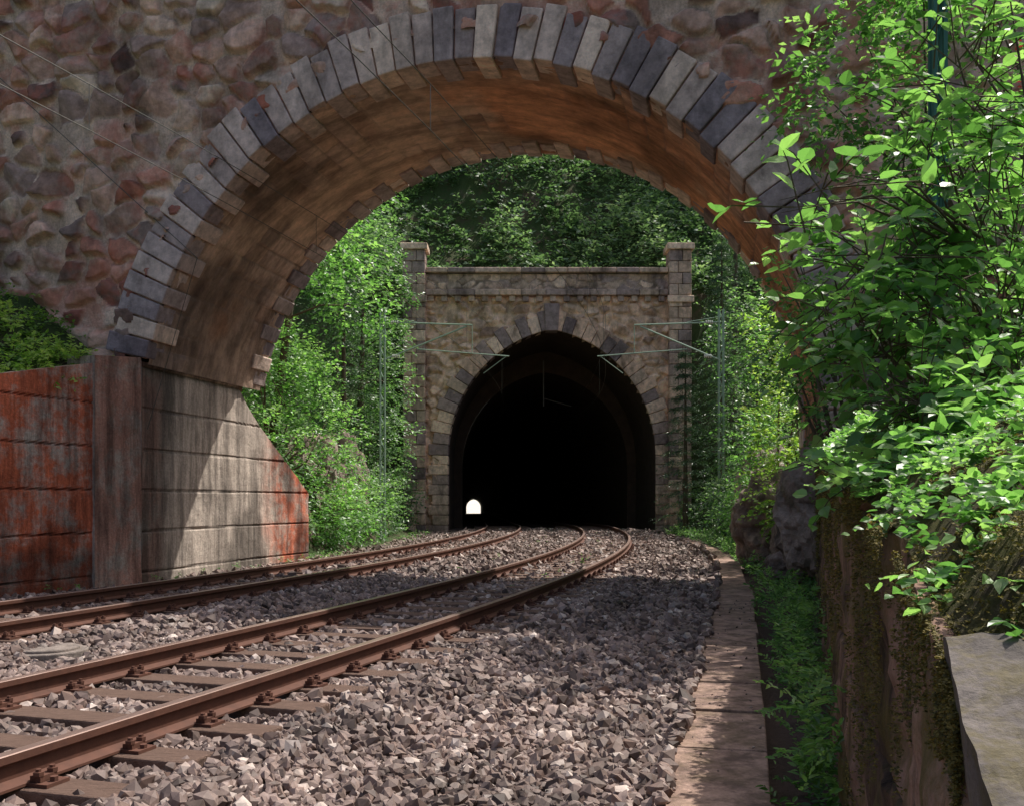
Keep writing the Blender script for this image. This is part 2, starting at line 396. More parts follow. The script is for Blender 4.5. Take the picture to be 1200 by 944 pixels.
# ---------------------------------------------------------------- voronoi rubble
def voro(u,v,su,sv,seed):
    u=u/su+(fbm(u*1.3,v*1.3,0,2,seed)-.5)*.9+(fbm(u*6,v*6,0,2,seed)-.5)*.16;v=v/sv+(fbm(u*1.1+9,v*1.3,0,2,seed)-.5)*.9
    iu=np.floor(u);iv=np.floor(v);F1=np.full(u.shape,9.);F2=np.full(u.shape,9.);I=np.zeros(u.shape);DU=0*u;DV=0*u
    for a in(-1,0,1):
        for b in(-1,0,1):
            cu=iu+a;cv=iv+b
            px=cu+.08+.84*h1(cu,cv,1,seed);py=cv+.08+.84*h1(cu,cv,2,seed)
            d=np.sqrt((u-px)**2+(v-py)**2);idr=h1(cu,cv,3,seed)
            n=d<F1
            F2=np.where(n,F1,np.minimum(F2,d));I=np.where(n,idr,I);DU=np.where(n,u-px,DU);DV=np.where(n,v-py,DV);F1=np.where(n,d,F1)
    return F2-F1,I,DU,DV
def rubble(name,u0,u1,z0,z1,res,cutfn,mapfn,su,sv,mat,seed,parent,amp=.07,emb=.28):
    U=np.arange(u0,u1+res,res);Z=np.arange(z0,z1+res/2,res);uu,zz=np.meshgrid(U,Z,indexing='ij')
    e,I,DU,DV=voro(uu,zz,su,sv,seed)
    I2=np.mod(I*17.3,1);I3=np.mod(I*41.7,1)
    th=.05+emb*I2**2
    mask=sm(th,th+.06,e)
    tilt=(DU*(I2-.5)+DV*(I3-.5)+np.abs(DU*(I3-.3)+DV*(.6-I2))*-.8)*2.2
    h=mask*(.6+.6*I2+tilt)*amp+(fbm(uu*9,zz*9,0,4)-.5)*.04+(fbm(uu*2,zz*2,0,3)-.5)*.06
    V=mapfn(uu.ravel(),-h.ravel(),zz.ravel())
    q=gridq(len(U),len(Z));cu=uu.ravel()[q].mean(1);cz=zz.ravel()[q].mean(1)
    q=q[~cutfn(cu,cz)]
    return mk(name,V,quads=q,mats=[mat],attrs={'rnd':I.ravel(),'mask':mask.ravel()},smooth=True,parent=parent)

# ---------------------------------------------------------------- bridge
F0=np.array([-6.5,18.]);E=np.array([.955,-.296]);B=np.array([.2,.98]);TH=4.5;BT=11.2
def bm(u,o,z):
    u=np.asarray(u,float);return np.stack([F0[0]+E[0]*u+B[0]*o,F0[1]+E[1]*u+B[1]*o,np.asarray(z,float)+0*u],-1)
UC,ZC,R=5.75,2.4,5.75
def cutb(u,z):
    return (((u-UC)**2+(z-ZC)**2<(R+.45)**2)&(z>ZC))|((np.abs(u-UC)<R+.02)&(z<=ZC+.1))|((u>-.6)&(u<UC)&(z<3.5))
bridge=empty('stone_arch_bridge')
rubble('front_face',-10,18,-.8,BT,.035,cutb,bm,.56,.42,M_bridge,11,bridge,.13,.50)
rubble('back_face',-10,18,-.8,BT,.14,cutb,lambda u,o,z:bm(u,TH-o,z),.52,.40,M_bridge,4,bridge)
# voussoirs
a=Acc();N=52;t0=math.pi-.215
for side in(0,1):
    for i in range(N):
        ta=t0-(t0+.05)*i/N-.0022;tb=t0-(t0+.05)*(i+1)/N+.0022
        ro=R+.80+random.uniform(-.05,.07);ri=R-(.035 if i%2 else .0)-random.uniform(0,.02);pr=random.uniform(.08,.14);dp=.45+.25*(i%2)
        if side==0:o0,o1=-pr,dp
        else:o0,o1=TH-dp,TH+pr
        c=[]
        for o in(o0,o1):
            for(r,t)in((ri,ta),(ri,tb),(ro,tb),(ro,ta)):
                c.append(bm(UC+r*math.cos(t),o,ZC+r*math.sin(t)))
        a.hexa(c,random.random())
a.out('arch_voussoirs',[M_vous],bridge,.022)
# mortar bed behind voussoirs
V=[];n=120
for side in(0,1):
    o=.0 if side==0 else TH
    for i in range(n+1):
        t=t0-(t0+.05)*i/n
        for r in(R+.02,R+.6):V.append(bm(UC+r*math.cos(t),o-.01 if side==0 else o+.01,ZC+r*math.sin(t)))
V=np.array(V);q=np.concatenate([gridq(n+1,2),gridq(n+1,2)+2*(n+1)])
mk('ring_mortar',V,quads=q,mats=[M_bridge],attrs={'rnd':np.full(len(V),.5),'mask':np.zeros(len(V))},parent=bridge)
# barrel
na,nd=420,110
T=np.linspace(math.pi-.2,-.02,na);O=np.linspace(.02,TH-.02,nd);tt,oo=np.meshgrid(T,O,indexing='ij')
arc=(math.pi-tt)*R;row=np.floor(arc/.36);fr=arc/.36-row;col=oo/.62+np.mod(row,2)*.5+h1(row,0)*.3;ci=np.floor(col);fc=col-ci
jm=sm(0,.10,np.minimum(fr,1-fr))*sm(0,.05,np.minimum(fc,1-fc))
plas=sm(.46,.62,fbm(arc*.6,oo*.7,0,4,12))
rb=h1(row,ci,5)*(1-plas)+.5*plas
hh=(jm*.03+(rb-.5)*.03)*(1-plas)+.03*plas+(fbm(arc*5,oo*5)-.5)*.05+(fbm(arc*.9,oo*5,0,3)-.5)*.05;rr=R+.03-hh
V=bm((UC+rr*np.cos(tt)).ravel(),oo.ravel(),(ZC+rr*np.sin(tt)).ravel())
paint=sm(.42,.6,fbm(arc*.45,oo*.5,0,4,2)+.28*sm(8,11,arc)-.1*sm(14,18,arc)-.32*(1-sm(4,9,arc)))*(.4+.6*sm(.3,1.5,oo))
dirt=sm(.45,.75,fbm(arc*.8,oo*.8,0,5,8)+.25*(1-sm(0,5,arc)))*.8
mk('arch_barrel',V,quads=gridq(na,nd),mats=[M_barrel],attrs={'rnd':rb.ravel(),'mask':(.45+.55*np.maximum(jm,plas)).ravel(),'paint':paint.ravel(),'dirt':dirt.ravel()},smooth=True,parent=bridge)
# deck, parapets
a=Acc()
def bbox(a,u0,u1,o0,o1,z0,z1,r=.5):
    k=[(u0,o0),(u1,o0),(u1,o1),(u0,o1)];a.hexa([bm(x,y,z0) for x,y in k]+[bm(x,y,z1) for x,y in k],r)
bbox(a,-10,18,.15,TH-.15,BT-.9,BT-.7)
u=-10
while u<18:
    bbox(a,u,min(u+1.19,18),-.12,.42,BT+.02,BT+.2,random.random());bbox(a,u,min(u+1.19,18),TH-.42,TH+.12,BT+.02,BT+.2,random.random());u+=1.2
a.out('deck_and_coping',[M_vous],bridge,.02)

# ---------------------------------------------------------------- concrete walls with board joints
def wall(name,pts,top,zb,mat,thick,side,parent=None,joints=.72,gd=.035,rough=.02,paintf=None,dirtf=None,ds=.05,dz=.03,capmat=None):
    pts=np.array(pts,float);seg=np.linalg.norm(np.diff(pts,axis=0),axis=1);cs=np.concatenate([[0],np.cumsum(seg)])
    n=int(cs[-1]/ds)+2;s=np.linspace(0,cs[-1],n);X=np.interp(s,cs,pts[:,0]);Y=np.interp(s,cs,pts[:,1])
    D=np.stack([np.gradient(X),np.gradient(Y)],-1);D/=np.linalg.norm(D,axis=1)[:,None];Nn=np.stack([D[:,1],-D[:,0]],-1)*side
    tz=top(s);m=int((tz.max()-zb)/dz)+2
    f=np.linspace(0,1,m);zz=zb+(tz[:,None]-zb)*f[None]
    ss=np.repeat(s[:,None],m,1)
    if joints:
        ph=np.abs(np.mod(zz+.1,joints)-joints/2);g=(1-sm(0,.028,np.abs(ph-joints/2)))*gd*(.4+1.2*vnoise(ss*1.5,zz*0+np.floor((zz+.1)/joints),0,3))
    else:g=0*zz
    dsp=-g+(fbm(ss*3,zz*3,0,5,2)-.5)*rough*2
    V=np.stack([X[:,None]+Nn[:,0:1]*dsp,Y[:,None]+Nn[:,1:2]*dsp,zz],-1).reshape(-1,3)
    k=len(V);paint=paintf(ss,zz) if paintf else 0*ss;dirt=dirtf(ss,zz) if dirtf else 0*ss
    dirt=np.clip(dirt+(g>.01)*.5,0,1)
    Tt=np.stack([X-Nn[:,0]*thick,Y-Nn[:,1]*thick,tz],-1);Bb=Tt.copy();Bb[:,2]=zb
    q=gridq(n,m);tq=[]
    tf=np.arange(n)*m+m-1
    for i in range(n-1):
        tq.append([tf[i],tf[i+1],k+i+1,k+i]);tq.append([k+i,k+i+1,k+n+i+1,k+n+i])
    V=np.concatenate([V,Tt,Bb])
    ex=lambda A:np.concatenate([A.ravel(),np.zeros(2*n)])
    V2=len(V);e=[]
    for i in(0,n-1):
        for zi,zv in((0,zb),(1,tz[i])):
            e.append([X[i],Y[i],zv]);e.append([X[i]-Nn[i,0]*thick,Y[i]-Nn[i,1]*thick,zv])
    V=np.concatenate([V,e]);tq+= [[V2,V2+1,V2+3,V2+2],[V2+4,V2+5,V2+7,V2+6]]
    pa=np.concatenate([ex(paint),np.zeros(8)]);di=np.concatenate([ex(dirt),np.zeros(8)])
    return mk(name,V,quads=np.concatenate([q,np.array(tq)]),mats=[mat],attrs={'paint':pa,'dirt':di,'rnd':np.full(len(V),.5),'mask':np.ones(len(V))},parent=parent,smooth=False)
A0=bm(0,0,0)[:2];A1=bm(0,TH,0)[:2];W1=np.array([-4.92,24.75])
wl=TH+np.linalg.norm(W1-A1)
wall('abutment_wall',[A0-B*0.02,A1,W1],lambda s:np.interp(s,[0,TH-.9,TH-.3,wl],[3.6,3.6,3.1,1.35]),-.5,M_conc,.55,1,bridge,
  paintf=lambda s,z:sm(TH+.3,TH+1.6,s+.6*fbm(s*2,z*2))*.9+.35*(1-sm(.4,.9,s)),
  dirtf=lambda s,z:sm(.5,.7,fbm(s*.9,z*.35,0,4,6)+.2*(1-sm(.5,1.6,s))+.1*sm(1.5,3.2,z))*.85)
wall('wing_wall',[(-10.6,8.5),(-8.9,12.5),(-7.66,15.3),(-6.93,16.98)],lambda s:np.interp(s,[0,4.35,7.4,9.3],[2.2,2.7,3.05,3.45]),-.5,M_conc,.5,1,bridge,
  paintf=lambda s,z:.98+0*s,dirtf=lambda s,z:sm(.58,.8,fbm(s*.9,z*.7,0,4,16)+.35*(1-sm(-.3,.6,z)))*.9)
wall('wing_pillar',[(-6.90,16.93),(-6.49,17.93)],lambda s:np.interp(s,[0,1.1],[3.56,3.66]),-.5,M_conc,.6,1,bridge,joints=0,
  paintf=lambda s,z:.5+0*s,dirtf=lambda s,z:.35+.4*sm(.4,.7,fbm(s*1.3,z*.6,0,4,1)))
wall('right_abutment_wall',[bm(11.5,-.0,0)[:2],bm(11.5,TH,0)[:2],bm(11.7,TH+3,0)[:2]],lambda s:np.interp(s,[0,TH,TH+3],[2.6,2.6,.8]),-.5,M_rwall,.6,-1,bridge)

# ---------------------------------------------------------------- right retaining wall
rp=[(.18+.286*y,y) for y in(.45,3,6,9,12.6)]
tops=lambda s:np.interp(s,[0,.35,.8,1.5,3,6,12.7],[.80,.88,1.0,1.09,1.20,1.36,1.70])+(fbm(s*2.5,s*0)-.5)*.09
wall('retaining_wall',rp,tops,-.6,M_rwall,.30,-1,None,joints=.62,gd=.05,rough=.07,ds=.03,dz=.022,
  dirtf=lambda s,z:sm(.40,.62,fbm(s*.8,z*1.1,0,5,26))*.8)
par=bpy.data.objects['retaining_wall']
ns,nw=50,34
ss=np.linspace(0,.74,ns);ww=np.linspace(-.02,.44,nw);s2,w2=np.meshgrid(ss,ww,indexing='ij')
dv=np.array([.275,.9615]);pv=np.array([.9615,-.275])
X=.18+.286*.45+dv[0]*s2+pv[0]*w2;Y=.45+dv[1]*s2+pv[1]*w2
X=X+(fbm(X*7,Y*7,0,3,2)-.5)*.02
Z=tops(s2)+.035+(fbm(X*5,Y*5,0,3)-.5)*.02+(fbm(X*60,Y*60,0,3)-.5)*.010
Vc=np.stack([X,Y,Z],-1).reshape(-1,3);low=np.stack([X[:,0]+.01,Y[:,0],Z[:,0]-.10],-1)
qd=np.concatenate([gridq(ns,nw),np.array([[i*nw,(i+1)*nw,ns*nw+i+1,ns*nw+i] for i in range(ns-1)])])
mk('coping',np.concatenate([Vc,low]),quads=qd,mats=[M_cap],attrs={'dirt':np.concatenate([sm(.42,.6,fbm(X*6,Y*6,0,4,4)).ravel()*.7,np.full(ns,.5)]),'paint':np.zeros(ns*nw+ns)},parent=par)
# mossy soil bank lying on the wall head
ns,nw=260,44
yy=np.linspace(1.08,9,ns);ww=np.linspace(.0,1.3,nw);y2,w2=np.meshgrid(yy,ww,indexing='ij')
def bankz(y,w):
    X=.18+.286*y+w
    return tops((y-.45)*1.04)-.0+(.14*sm(0,.35,w)+.12*fbm(X*3,y*3,0,3,3)*sm(0,.1,w)+.06*(fbm(X*14,y*14,0,4)-.3)*sm(0,.05,w))*sm(.95,1.3,y)
X=.18+.286*y2+w2
mk('mossy_bank',np.stack([X,y2,bankz(y2,w2)],-1).reshape(-1,3),quads=gridq(ns,nw),mats=[M_bank],smooth=True)

# ---------------------------------------------------------------- tunnel portal
portal=empty('tunnel_portal')
PX,PY=1.82,47.0;W,ZS,CC,RR2=4.75,3.2,1.1,5.85
def prof(W=W,ZS=ZS,c=CC,n=16,zb=-.45):
    Rr=W+c;te=math.acos(c/Rr)
    Lp=[(-W,zb),(-W,zb+(ZS-zb)*.5),(-W,ZS)]+[(c-Rr*math.cos(te*i/n),ZS+Rr*math.sin(te*i/n)) for i in range(1,n+1)]
    return Lp+[(-x,z) for x,z in Lp[::-1][1:]]
def cutp(x,z):
    dx=np.abs(x-PX);return np.where(z<ZS,dx<W+.35,(dx+CC)**2+(z-ZS)**2<(RR2+.35)**2)
pm=lambda u,o,z:np.stack([u,PY+o,z],-1)
rubble('portal_wall',-4.3,7.8,-.5,10.45,.055,cutp,pm,.66,.48,M_portal,21,portal,.17,.38)
rubble('parapet',-4.3,7.8,10.75,11.5,.06,lambda u,z:u>99,lambda u,o,z:pm(u,o-.08,z),.6,.40,M_pblock,23,portal,.06,.1)
a=Acc()
def pring(a,y0,y1,t0_,t1_,nstep,W_=W,ZS_=ZS,c_=CC):
    Rr=W_+c_;te=math.acos(c_/Rr)
    for s in(-1,1):
        z=-.45;i=0
        while z<ZS_-.05:
            z2=min(z+.46,ZS_);t=(t0_ if i%2 else t1_)
            xa,xb=PX+s*W_,PX+s*(W_+t);x0,x1=min(xa,xb),max(xa,xb)
            a.box(x0,x1,y0-random.uniform(0,.05),y1,z+.01,z2-.01,random.random());z=z2;i+=1
        for k in range(nstep):
            a0=te*k/nstep+.002;a1=te*(k+1)/nstep-.002;ro=Rr+(t0_ if (k+i)%2 else t1_);pr=random.uniform(0,.05);c=[]
            for yy in(y0-pr,y1):
                for(r,t)in((Rr,a0),(Rr,a1),(ro,a1),(ro,a0)):
                    c.append((PX+s*(r*math.cos(t)-c_),yy,ZS_+r*math.sin(t)))
            a.hexa(c,random.choice([.1,.25,.3,.5,.5,.7,.9]))
pring(a,PY-.18,PY+.7,.72,.90,17)
a.hexa([(PX-.28,PY-.3,8.86),(PX+.28,PY-.3,8.86),(PX+.36,PY-.3,10.1),(PX-.36,PY-.3,10.1),(PX-.28,PY+.5,8.86),(PX+.28,PY+.5,8.86),(PX+.36,PY+.5,10.1),(PX-.36,PY+.5,10.1)],.5)
for(x0,x1)in((-4.95,-3.95),(7.15,8.15)):
    z=-.5;i=0
    while z<12.0:
        h=.52;m=x0+(.4 if i%2 else .6)
        a.box(x0,m-.01,PY-.5-random.uniform(0,.05),PY+.6,z+.01,z+h-.01,random.random());a.box(m+.01,x1,PY-.5-random.uniform(0,.05),PY+.6,z+.01,z+h-.01,random.random())
        z+=h;i+=1
    a.box(x0-.12,x1+.12,PY-.66,PY+.7,z+.003,z+.28,.3)
    a.box(x0-.1,x1+.1,PY-.64,PY-.56,10.1,10.4,.3)
x=-3.93
while x<7.1:
    x2=min(x+random.uniform(.9,1.3),7.13)
    a.box(x,x2-.015,PY-.38,PY+.3,10.47,10.74,random.random());a.box(x,x2-.015,PY-.34,PY+.6,11.52,11.74,random.random())
    x=x2
x=-3.85
while x<7:
    a.box(x,x+.28,PY-.28,PY+.1,10.2,10.465,random.random());x+=.62
a.out('portal_ashlar',[M_pblock],portal,.03)
def tube(name,stations,mat):
    V=[];n=None
    for(y,cx,z0,w,zs,c)in stations:
        p=prof(w,zs,c);n=len(p);V+=[(cx+x,y,z+z0) for x,z in p]
    mk(name,V,quads=gridq(len(stations),n),mats=[mat],parent=portal,smooth=True)
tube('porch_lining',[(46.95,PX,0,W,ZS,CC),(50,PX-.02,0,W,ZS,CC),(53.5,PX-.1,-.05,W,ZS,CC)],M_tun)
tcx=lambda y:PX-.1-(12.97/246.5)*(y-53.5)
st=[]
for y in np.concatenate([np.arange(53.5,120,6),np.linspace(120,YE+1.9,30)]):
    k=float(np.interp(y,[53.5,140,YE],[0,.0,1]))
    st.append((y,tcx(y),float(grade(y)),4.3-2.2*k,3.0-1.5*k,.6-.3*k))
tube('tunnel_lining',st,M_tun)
p1=prof();p2=prof(4.3,3.0,.6);V=[(PX-.1+x,53.5,z-.05) for x,z in p1]+[(PX-.1+x,53.49,z+float(grade(53.5))) for x,z in p2];n=len(p1)
mk('lining_step',V,quads=[[i,i+1,n+i+1,n+i] for i in range(n-1)],mats=[M_tun],parent=portal)
V=[];ys=[45.9,47,53.5,100,200,YE+1.9]
for y in ys:
    cx=tcx(max(y,53.5))
    V+=[(cx-5.2,y,-.24+float(grade(y))),(cx+5.2,y,-.24+float(grade(y)))]
mk('tunnel_floor',V,quads=gridq(len(ys),2),mats=[M_ground],attrs={'grav':np.ones(len(V))},parent=portal)
V=[(-60,YE+2.2,-3.1),(40,YE+2.2,-3.1),(-60,YE+6,-3.0),(40,YE+6,-3.0),(-60,YE+40,10.8),(40,YE+40,10.8)]
mk('exit_brightening_slope',V,quads=gridq(3,2),mats=[M_exit_pale],attrs={'dirt':np.zeros(6),'paint':np.zeros(6)})  # made-up pale slope, added beyond the tunnel so its exit shows bright

# ---------------------------------------------------------------- catenary
def mast(px,py,zb,zt,armx,mat,name='catenary_mast',w=.16,arms=True):
    par=empty(name);a=Acc();s=w/2
    for dx in(-s,s):
        for dy in(-s,s):a.box(px+dx-.02,px+dx+.02,py+dy-.02,py+dy+.02,zb,zt)
    z=zb;i=0
    while z<zt-.4:
        q=1 if i%2 else -1
        for dy in(-s,s):a.tube([(px-s*q,py+dy,z),(px+s*q,py+dy,z+.4)],.012,4)
        for dx in(-s,s):a.tube([(px+dx,py-s*q,z),(px+dx,py+s*q,z+.4)],.012,4)
        z+=.4;i+=1
    a.out('mast_lattice',[mat],par)
    if arms:
        a=Acc();sg=1 if armx>px else -1
        a.tube([(px,py,7.4),(armx,py,7.3)],.03);a.tube([(px,py,6.05),(armx-sg*.2,py,7.25)],.032)
        a.tube([(px+sg*1.2,py,6.45),(armx+sg*1.3,py,6.2)],.024);a.tube([(armx,py,7.3),(armx,py,6.3)],.014)
        a.tube([(armx+sg*1.2,py,6.2),(armx+sg*.4,py,5.6)],.014);a.tube([(px,py,7.6),(px+sg*1.2,py,7.4)],.012)
        a.out('cantilever',[mat],par)
        a=Acc()
        for(x,z)in((px+sg*.3,7.395),(px+sg*.35,6.2)):
            for k in range(4):a.tube([(x+sg*k*.07,py,z),(x+sg*(k*.07+.03),py,z)],.065,8)
        a.out('insulators',[M_ins],par)
mast(-4.55,36,-.3,7.85,-1.4,M_mast);mast(7.35,36,.2,7.85,4.3,M_mast)
mast(4.2,10.1,1.2,8.0,0,M_gmast,arms=False,w=.1)
a=Acc()
for off in(0,-4.0):
    ys=np.arange(0,53,2.)
    cx=rc(ys)+off
    a.tube(np.column_stack([cx,ys,5.5+0*ys]),.006,5)
    a.tube(np.column_stack([cx,ys,np.interp(ys,[0,10,20,36,53],[6.2,6.0,6.2,7.2,6.3])]),.006,5)
    for y in(6,12,18,24,30,42):a.tube([(float(rc(y)+off),y,5.5),(float(rc(y)+off),y,float(np.interp(y,[0,10,20,36,53],[6.2,6.0,6.2,7.2,6.3])))],.004,4)
a.tube([bm(-3,-.14,8.9),bm(1.2,-.14,5.3),bm(.2,-.14,2.4)],.008,5)
a.out('overhead_wires',[M_wire])
a=Acc();a.tube([(1.6,52,8.2),(1.6,52,5.9)],.04);a.tube([(1.6,52,6.3),(3.0,52,5.9)],.03);a.out('tunnel_wire_hanger',[M_wire])

# ---------------------------------------------------------------- foliage
def nrm(v):return v/(np.linalg.norm(v,axis=-1,keepdims=True)+1e-9)
def leaves(Pn,D,Nn,s,rnd,detail=0,wid=.3):
    D=nrm(D);Sd=nrm(np.cross(D,Nn));Nn=np.cross(Sd,D)
    if detail:
        sh=[(0,0,0),(-wid*.8,.2,.05),(-wid*1.05,.5,.07),(-wid*.55,.85,.03),(0,1.1,-.12),(wid*.55,.85,.03),(wid*1.05,.5,.07),(wid*.8,.2,.05),(0,.3,-.05),(0,.66,-.06)]
        tr=[(0,8,1),(9,4,3),(0,7,8),(9,5,4),(8,2,1),(8,7,6)];qd=[(8,9,3,2),(8,6,5,9)]
    else:
        sh=[(0,0,0),(-wid,.5,.06),(0,1,-.06),(wid,.5,.06)];tr=[];qd=[(0,3,2,1)]
    sh=np.array(sh);m=len(sh);n=len(Pn)
    V=Pn[:,None]+s[:,None,None]*(sh[None,:,0:1]*Sd[:,None]+sh[None,:,1:2]*D[:,None]+sh[None,:,2:3]*Nn[:,None])
    o=np.arange(n)[:,None,None]*m
    T=(np.array(tr)[None]+o).reshape(-1,3) if tr else None;Q=(np.array(qd)[None]+o).reshape(-1,4)
    return V.reshape(-1,3),T,Q,np.repeat(rnd,m)
def twigs(name,P0,D0,Ln,k,size,mat,parent=None,detail=0,wid=.3,droop=.35,bias=None,stems=False,sz_j=.35):
    n=len(P0);D0=nrm(D0);t=(np.arange(k)+.4)/k
    t=np.repeat(t[None],n,0)
    Pp=P0[:,None]+D0[:,None]*(Ln[:,None]*t)[...,None];Pp[...,2]-=droop*(Ln[:,None]*t**2)
    sd=nrm(np.cross(D0,np.array([0,0,1.])+rng.normal(0,.15,(n,3))))
    sg=np.where(np.arange(k)%2==0,1,-1)[None,:,None]
    D=D0[:,None]*.7+sd[:,None]*sg*1.0+rng.normal(0,.3,(n,k,3));D[...,2]-=.25
    Nn=np.array([.1,-.25,1.])+rng.normal(0,.5,(n,k,3))
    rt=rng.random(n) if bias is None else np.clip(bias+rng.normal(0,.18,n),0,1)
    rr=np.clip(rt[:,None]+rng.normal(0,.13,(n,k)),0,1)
    s=size*(1+rng.uniform(-sz_j,sz_j,(n,k)))*(1-.35*np.abs(t-.45))
    V,T,Q,Rn=leaves(Pp.reshape(-1,3),D.reshape(-1,3),Nn.reshape(-1,3),s.ravel(),rr.ravel(),detail,wid)
    o=mk(name,V,T,Q,[mat],{'rnd':Rn},parent=parent)
    if stems:
        a=Acc()
        for i in range(n):
            q=Pp[i];a.tube([P0[i]-D0[i]*.1,q[k//2],q[-1]],[.004*stems,.003*stems,.0015*stems],3)
        a.out(name+'_stems',[M_bark],parent)
    return o
def blob(bl):
    Pn=[];Dn=[];Bs=[]
    for(x,y,z,rx,ry,rz,n)in bl:
        d=nrm(rng.normal(size=(n,3)));r=rng.uniform(.25,1,(n,1))**.6
        lump=.72+.56*vnoise(d[:,0]*2.2+x,d[:,1]*2.2+y,d[:,2]*2.2+z)[:,None]
        Pn.append(np.array([x,y,z])+d*r*lump*np.array([rx,ry,rz]));Dn.append(d*.8+np.array([0,0,.25])+rng.normal(0,.45,(n,3)))
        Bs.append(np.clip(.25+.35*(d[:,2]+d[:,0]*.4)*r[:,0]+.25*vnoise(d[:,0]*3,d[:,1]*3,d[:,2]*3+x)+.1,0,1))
    return np.concatenate(Pn),np.concatenate(Dn),np.concatenate(Bs)
def shrub(name,base,bl,leaf,mat,L=(.3,.7),k=7,detail=0,stems=0,wid=.3,droop=.35,trunk=.04):
    par=empty(name);P0,D0,Bs=blob(bl)
    twigs('foliage',P0,D0,rng.uniform(L[0],L[1],len(P0)),k,leaf,mat,par,detail,wid,droop,Bs,stems)
    a=Acc();b=np.array(base,float)
    for(x,y,z,rx,ry,rz,n)in bl:
        for j in range(3):
            e=np.array([x,y,z])+rng.normal(0,.4,3)*np.array([rx,ry,rz]);m=(b+e)/2+rng.normal(0,.08,3)*np.linalg.norm(e-b);m[2]+=.1*np.linalg.norm(e-b)
            a.tube([b+rng.normal(0,.02,3),m,e],[trunk,trunk*.6,trunk*.15],6)
    a.out('branches',[M_bark],par,smooth=True);return par
def tree(name,x,y,h,cr,n,leaf,mat,lean=(0,0),r=.16,low=.3):
    par=empty(name);zb=float(hground(x,y))-.3;a=Acc()
    top=np.array([x+lean[0],y+lean[1],zb+h]);b=np.array([x,y,zb])
    pts=[b+(top-b)*t+np.array([math.sin(t*5+x)*.15,math.cos(t*4+y)*.15,0])*t for t in np.linspace(0,1,7)]
    a.tube(pts,[r*(1-.85*t) for t in np.linspace(0,1,7)],9)
    bl=[]
    nb=13
    for i in range(nb):
        t=low+(1-low)*(i+.5)/nb;p=b+(top-b)*t;an=i*2.4+x;rad=cr*(1.05-.75*abs(t-.55)/.5)*rng.uniform(.55,.95)
        e=p+np.array([math.cos(an)*rad,math.sin(an)*rad,.25*rad]);a.tube([p,(p+e)/2+np.array([0,0,.1*rad]),e],[r*.4*(1.1-t),r*.25*(1.1-t),.012],6)
        q=cr*rng.uniform(.32,.55);bl.append((e[0],e[1],e[2],q,q,q*.7,n//nb))
    bl.append((top[0],top[1],top[2],cr*.4,cr*.4,cr*.45,n//nb))
    a.out('trunk',[M_bark],par,smooth=True)
    P0,D0,Bs=blob(bl);twigs('crown',P0,D0,rng.uniform(.3,.7,len(P0))*(.6+cr*.15),6,leaf,mat,par,0,.32,.3,Bs);return par
def spruce(name,x,y,h,cr,n,zb=None):
    par=empty(name);zb=float(hground(x,y))-.2 if zb is None else zb;a=Acc();a.tube([(x,y,zb),(x,y,zb+h)],[.04+h*.012,.01],7)
    t=rng.random(n)**.75;an=rng.uniform(0,6.28,n);lay=np.floor(t*h/.45)/(h/.45);rad=cr*(1-lay)*rng.uniform(.1,1,n)
    P0=np.stack([x+np.cos(an)*rad,y+np.sin(an)*rad,zb+.3+h*.97*lay-.18*rad+rng.normal(0,.05,n)],-1);D0=np.stack([np.cos(an),np.sin(an),-.2+0*an],-1)+rng.normal(0,.15,(n,3))
    a.out('trunk',[M_bark],par)
    twigs('needles',P0,D0,rng.uniform(.25,.5,n)*(.5+cr*.3),8,.14,L_dark,par,0,.13,.25);return par

# --- right foreground shrubbery (hazel / maple) above the retaining wall
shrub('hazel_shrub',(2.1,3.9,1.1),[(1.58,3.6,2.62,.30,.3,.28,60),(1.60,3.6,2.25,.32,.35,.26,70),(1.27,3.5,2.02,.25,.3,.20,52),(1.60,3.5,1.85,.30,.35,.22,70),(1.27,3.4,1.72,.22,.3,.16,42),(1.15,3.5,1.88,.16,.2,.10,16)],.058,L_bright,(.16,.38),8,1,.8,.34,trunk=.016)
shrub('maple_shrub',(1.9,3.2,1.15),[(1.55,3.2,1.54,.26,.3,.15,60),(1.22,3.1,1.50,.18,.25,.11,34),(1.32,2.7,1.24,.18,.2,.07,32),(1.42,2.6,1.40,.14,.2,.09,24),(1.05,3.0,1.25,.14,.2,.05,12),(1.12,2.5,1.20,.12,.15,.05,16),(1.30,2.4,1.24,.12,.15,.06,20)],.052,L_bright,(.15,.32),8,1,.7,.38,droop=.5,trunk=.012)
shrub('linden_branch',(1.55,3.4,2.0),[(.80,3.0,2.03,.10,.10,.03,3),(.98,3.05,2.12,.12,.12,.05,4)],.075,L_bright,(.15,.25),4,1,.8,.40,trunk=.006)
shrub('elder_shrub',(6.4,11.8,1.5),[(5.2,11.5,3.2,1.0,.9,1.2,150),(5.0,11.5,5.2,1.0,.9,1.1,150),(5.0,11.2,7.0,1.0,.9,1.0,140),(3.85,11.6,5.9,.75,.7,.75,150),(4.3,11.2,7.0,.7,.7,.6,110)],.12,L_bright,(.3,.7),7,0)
shrub('birch_sapling',(4.6,9.3,1.9),[(4.0,9.0,2.5,.5,.5,.6,70),(4.4,9.0,3.6,.6,.5,.7,70)],.09,L_bright,(.25,.55),7,1,0,.33)
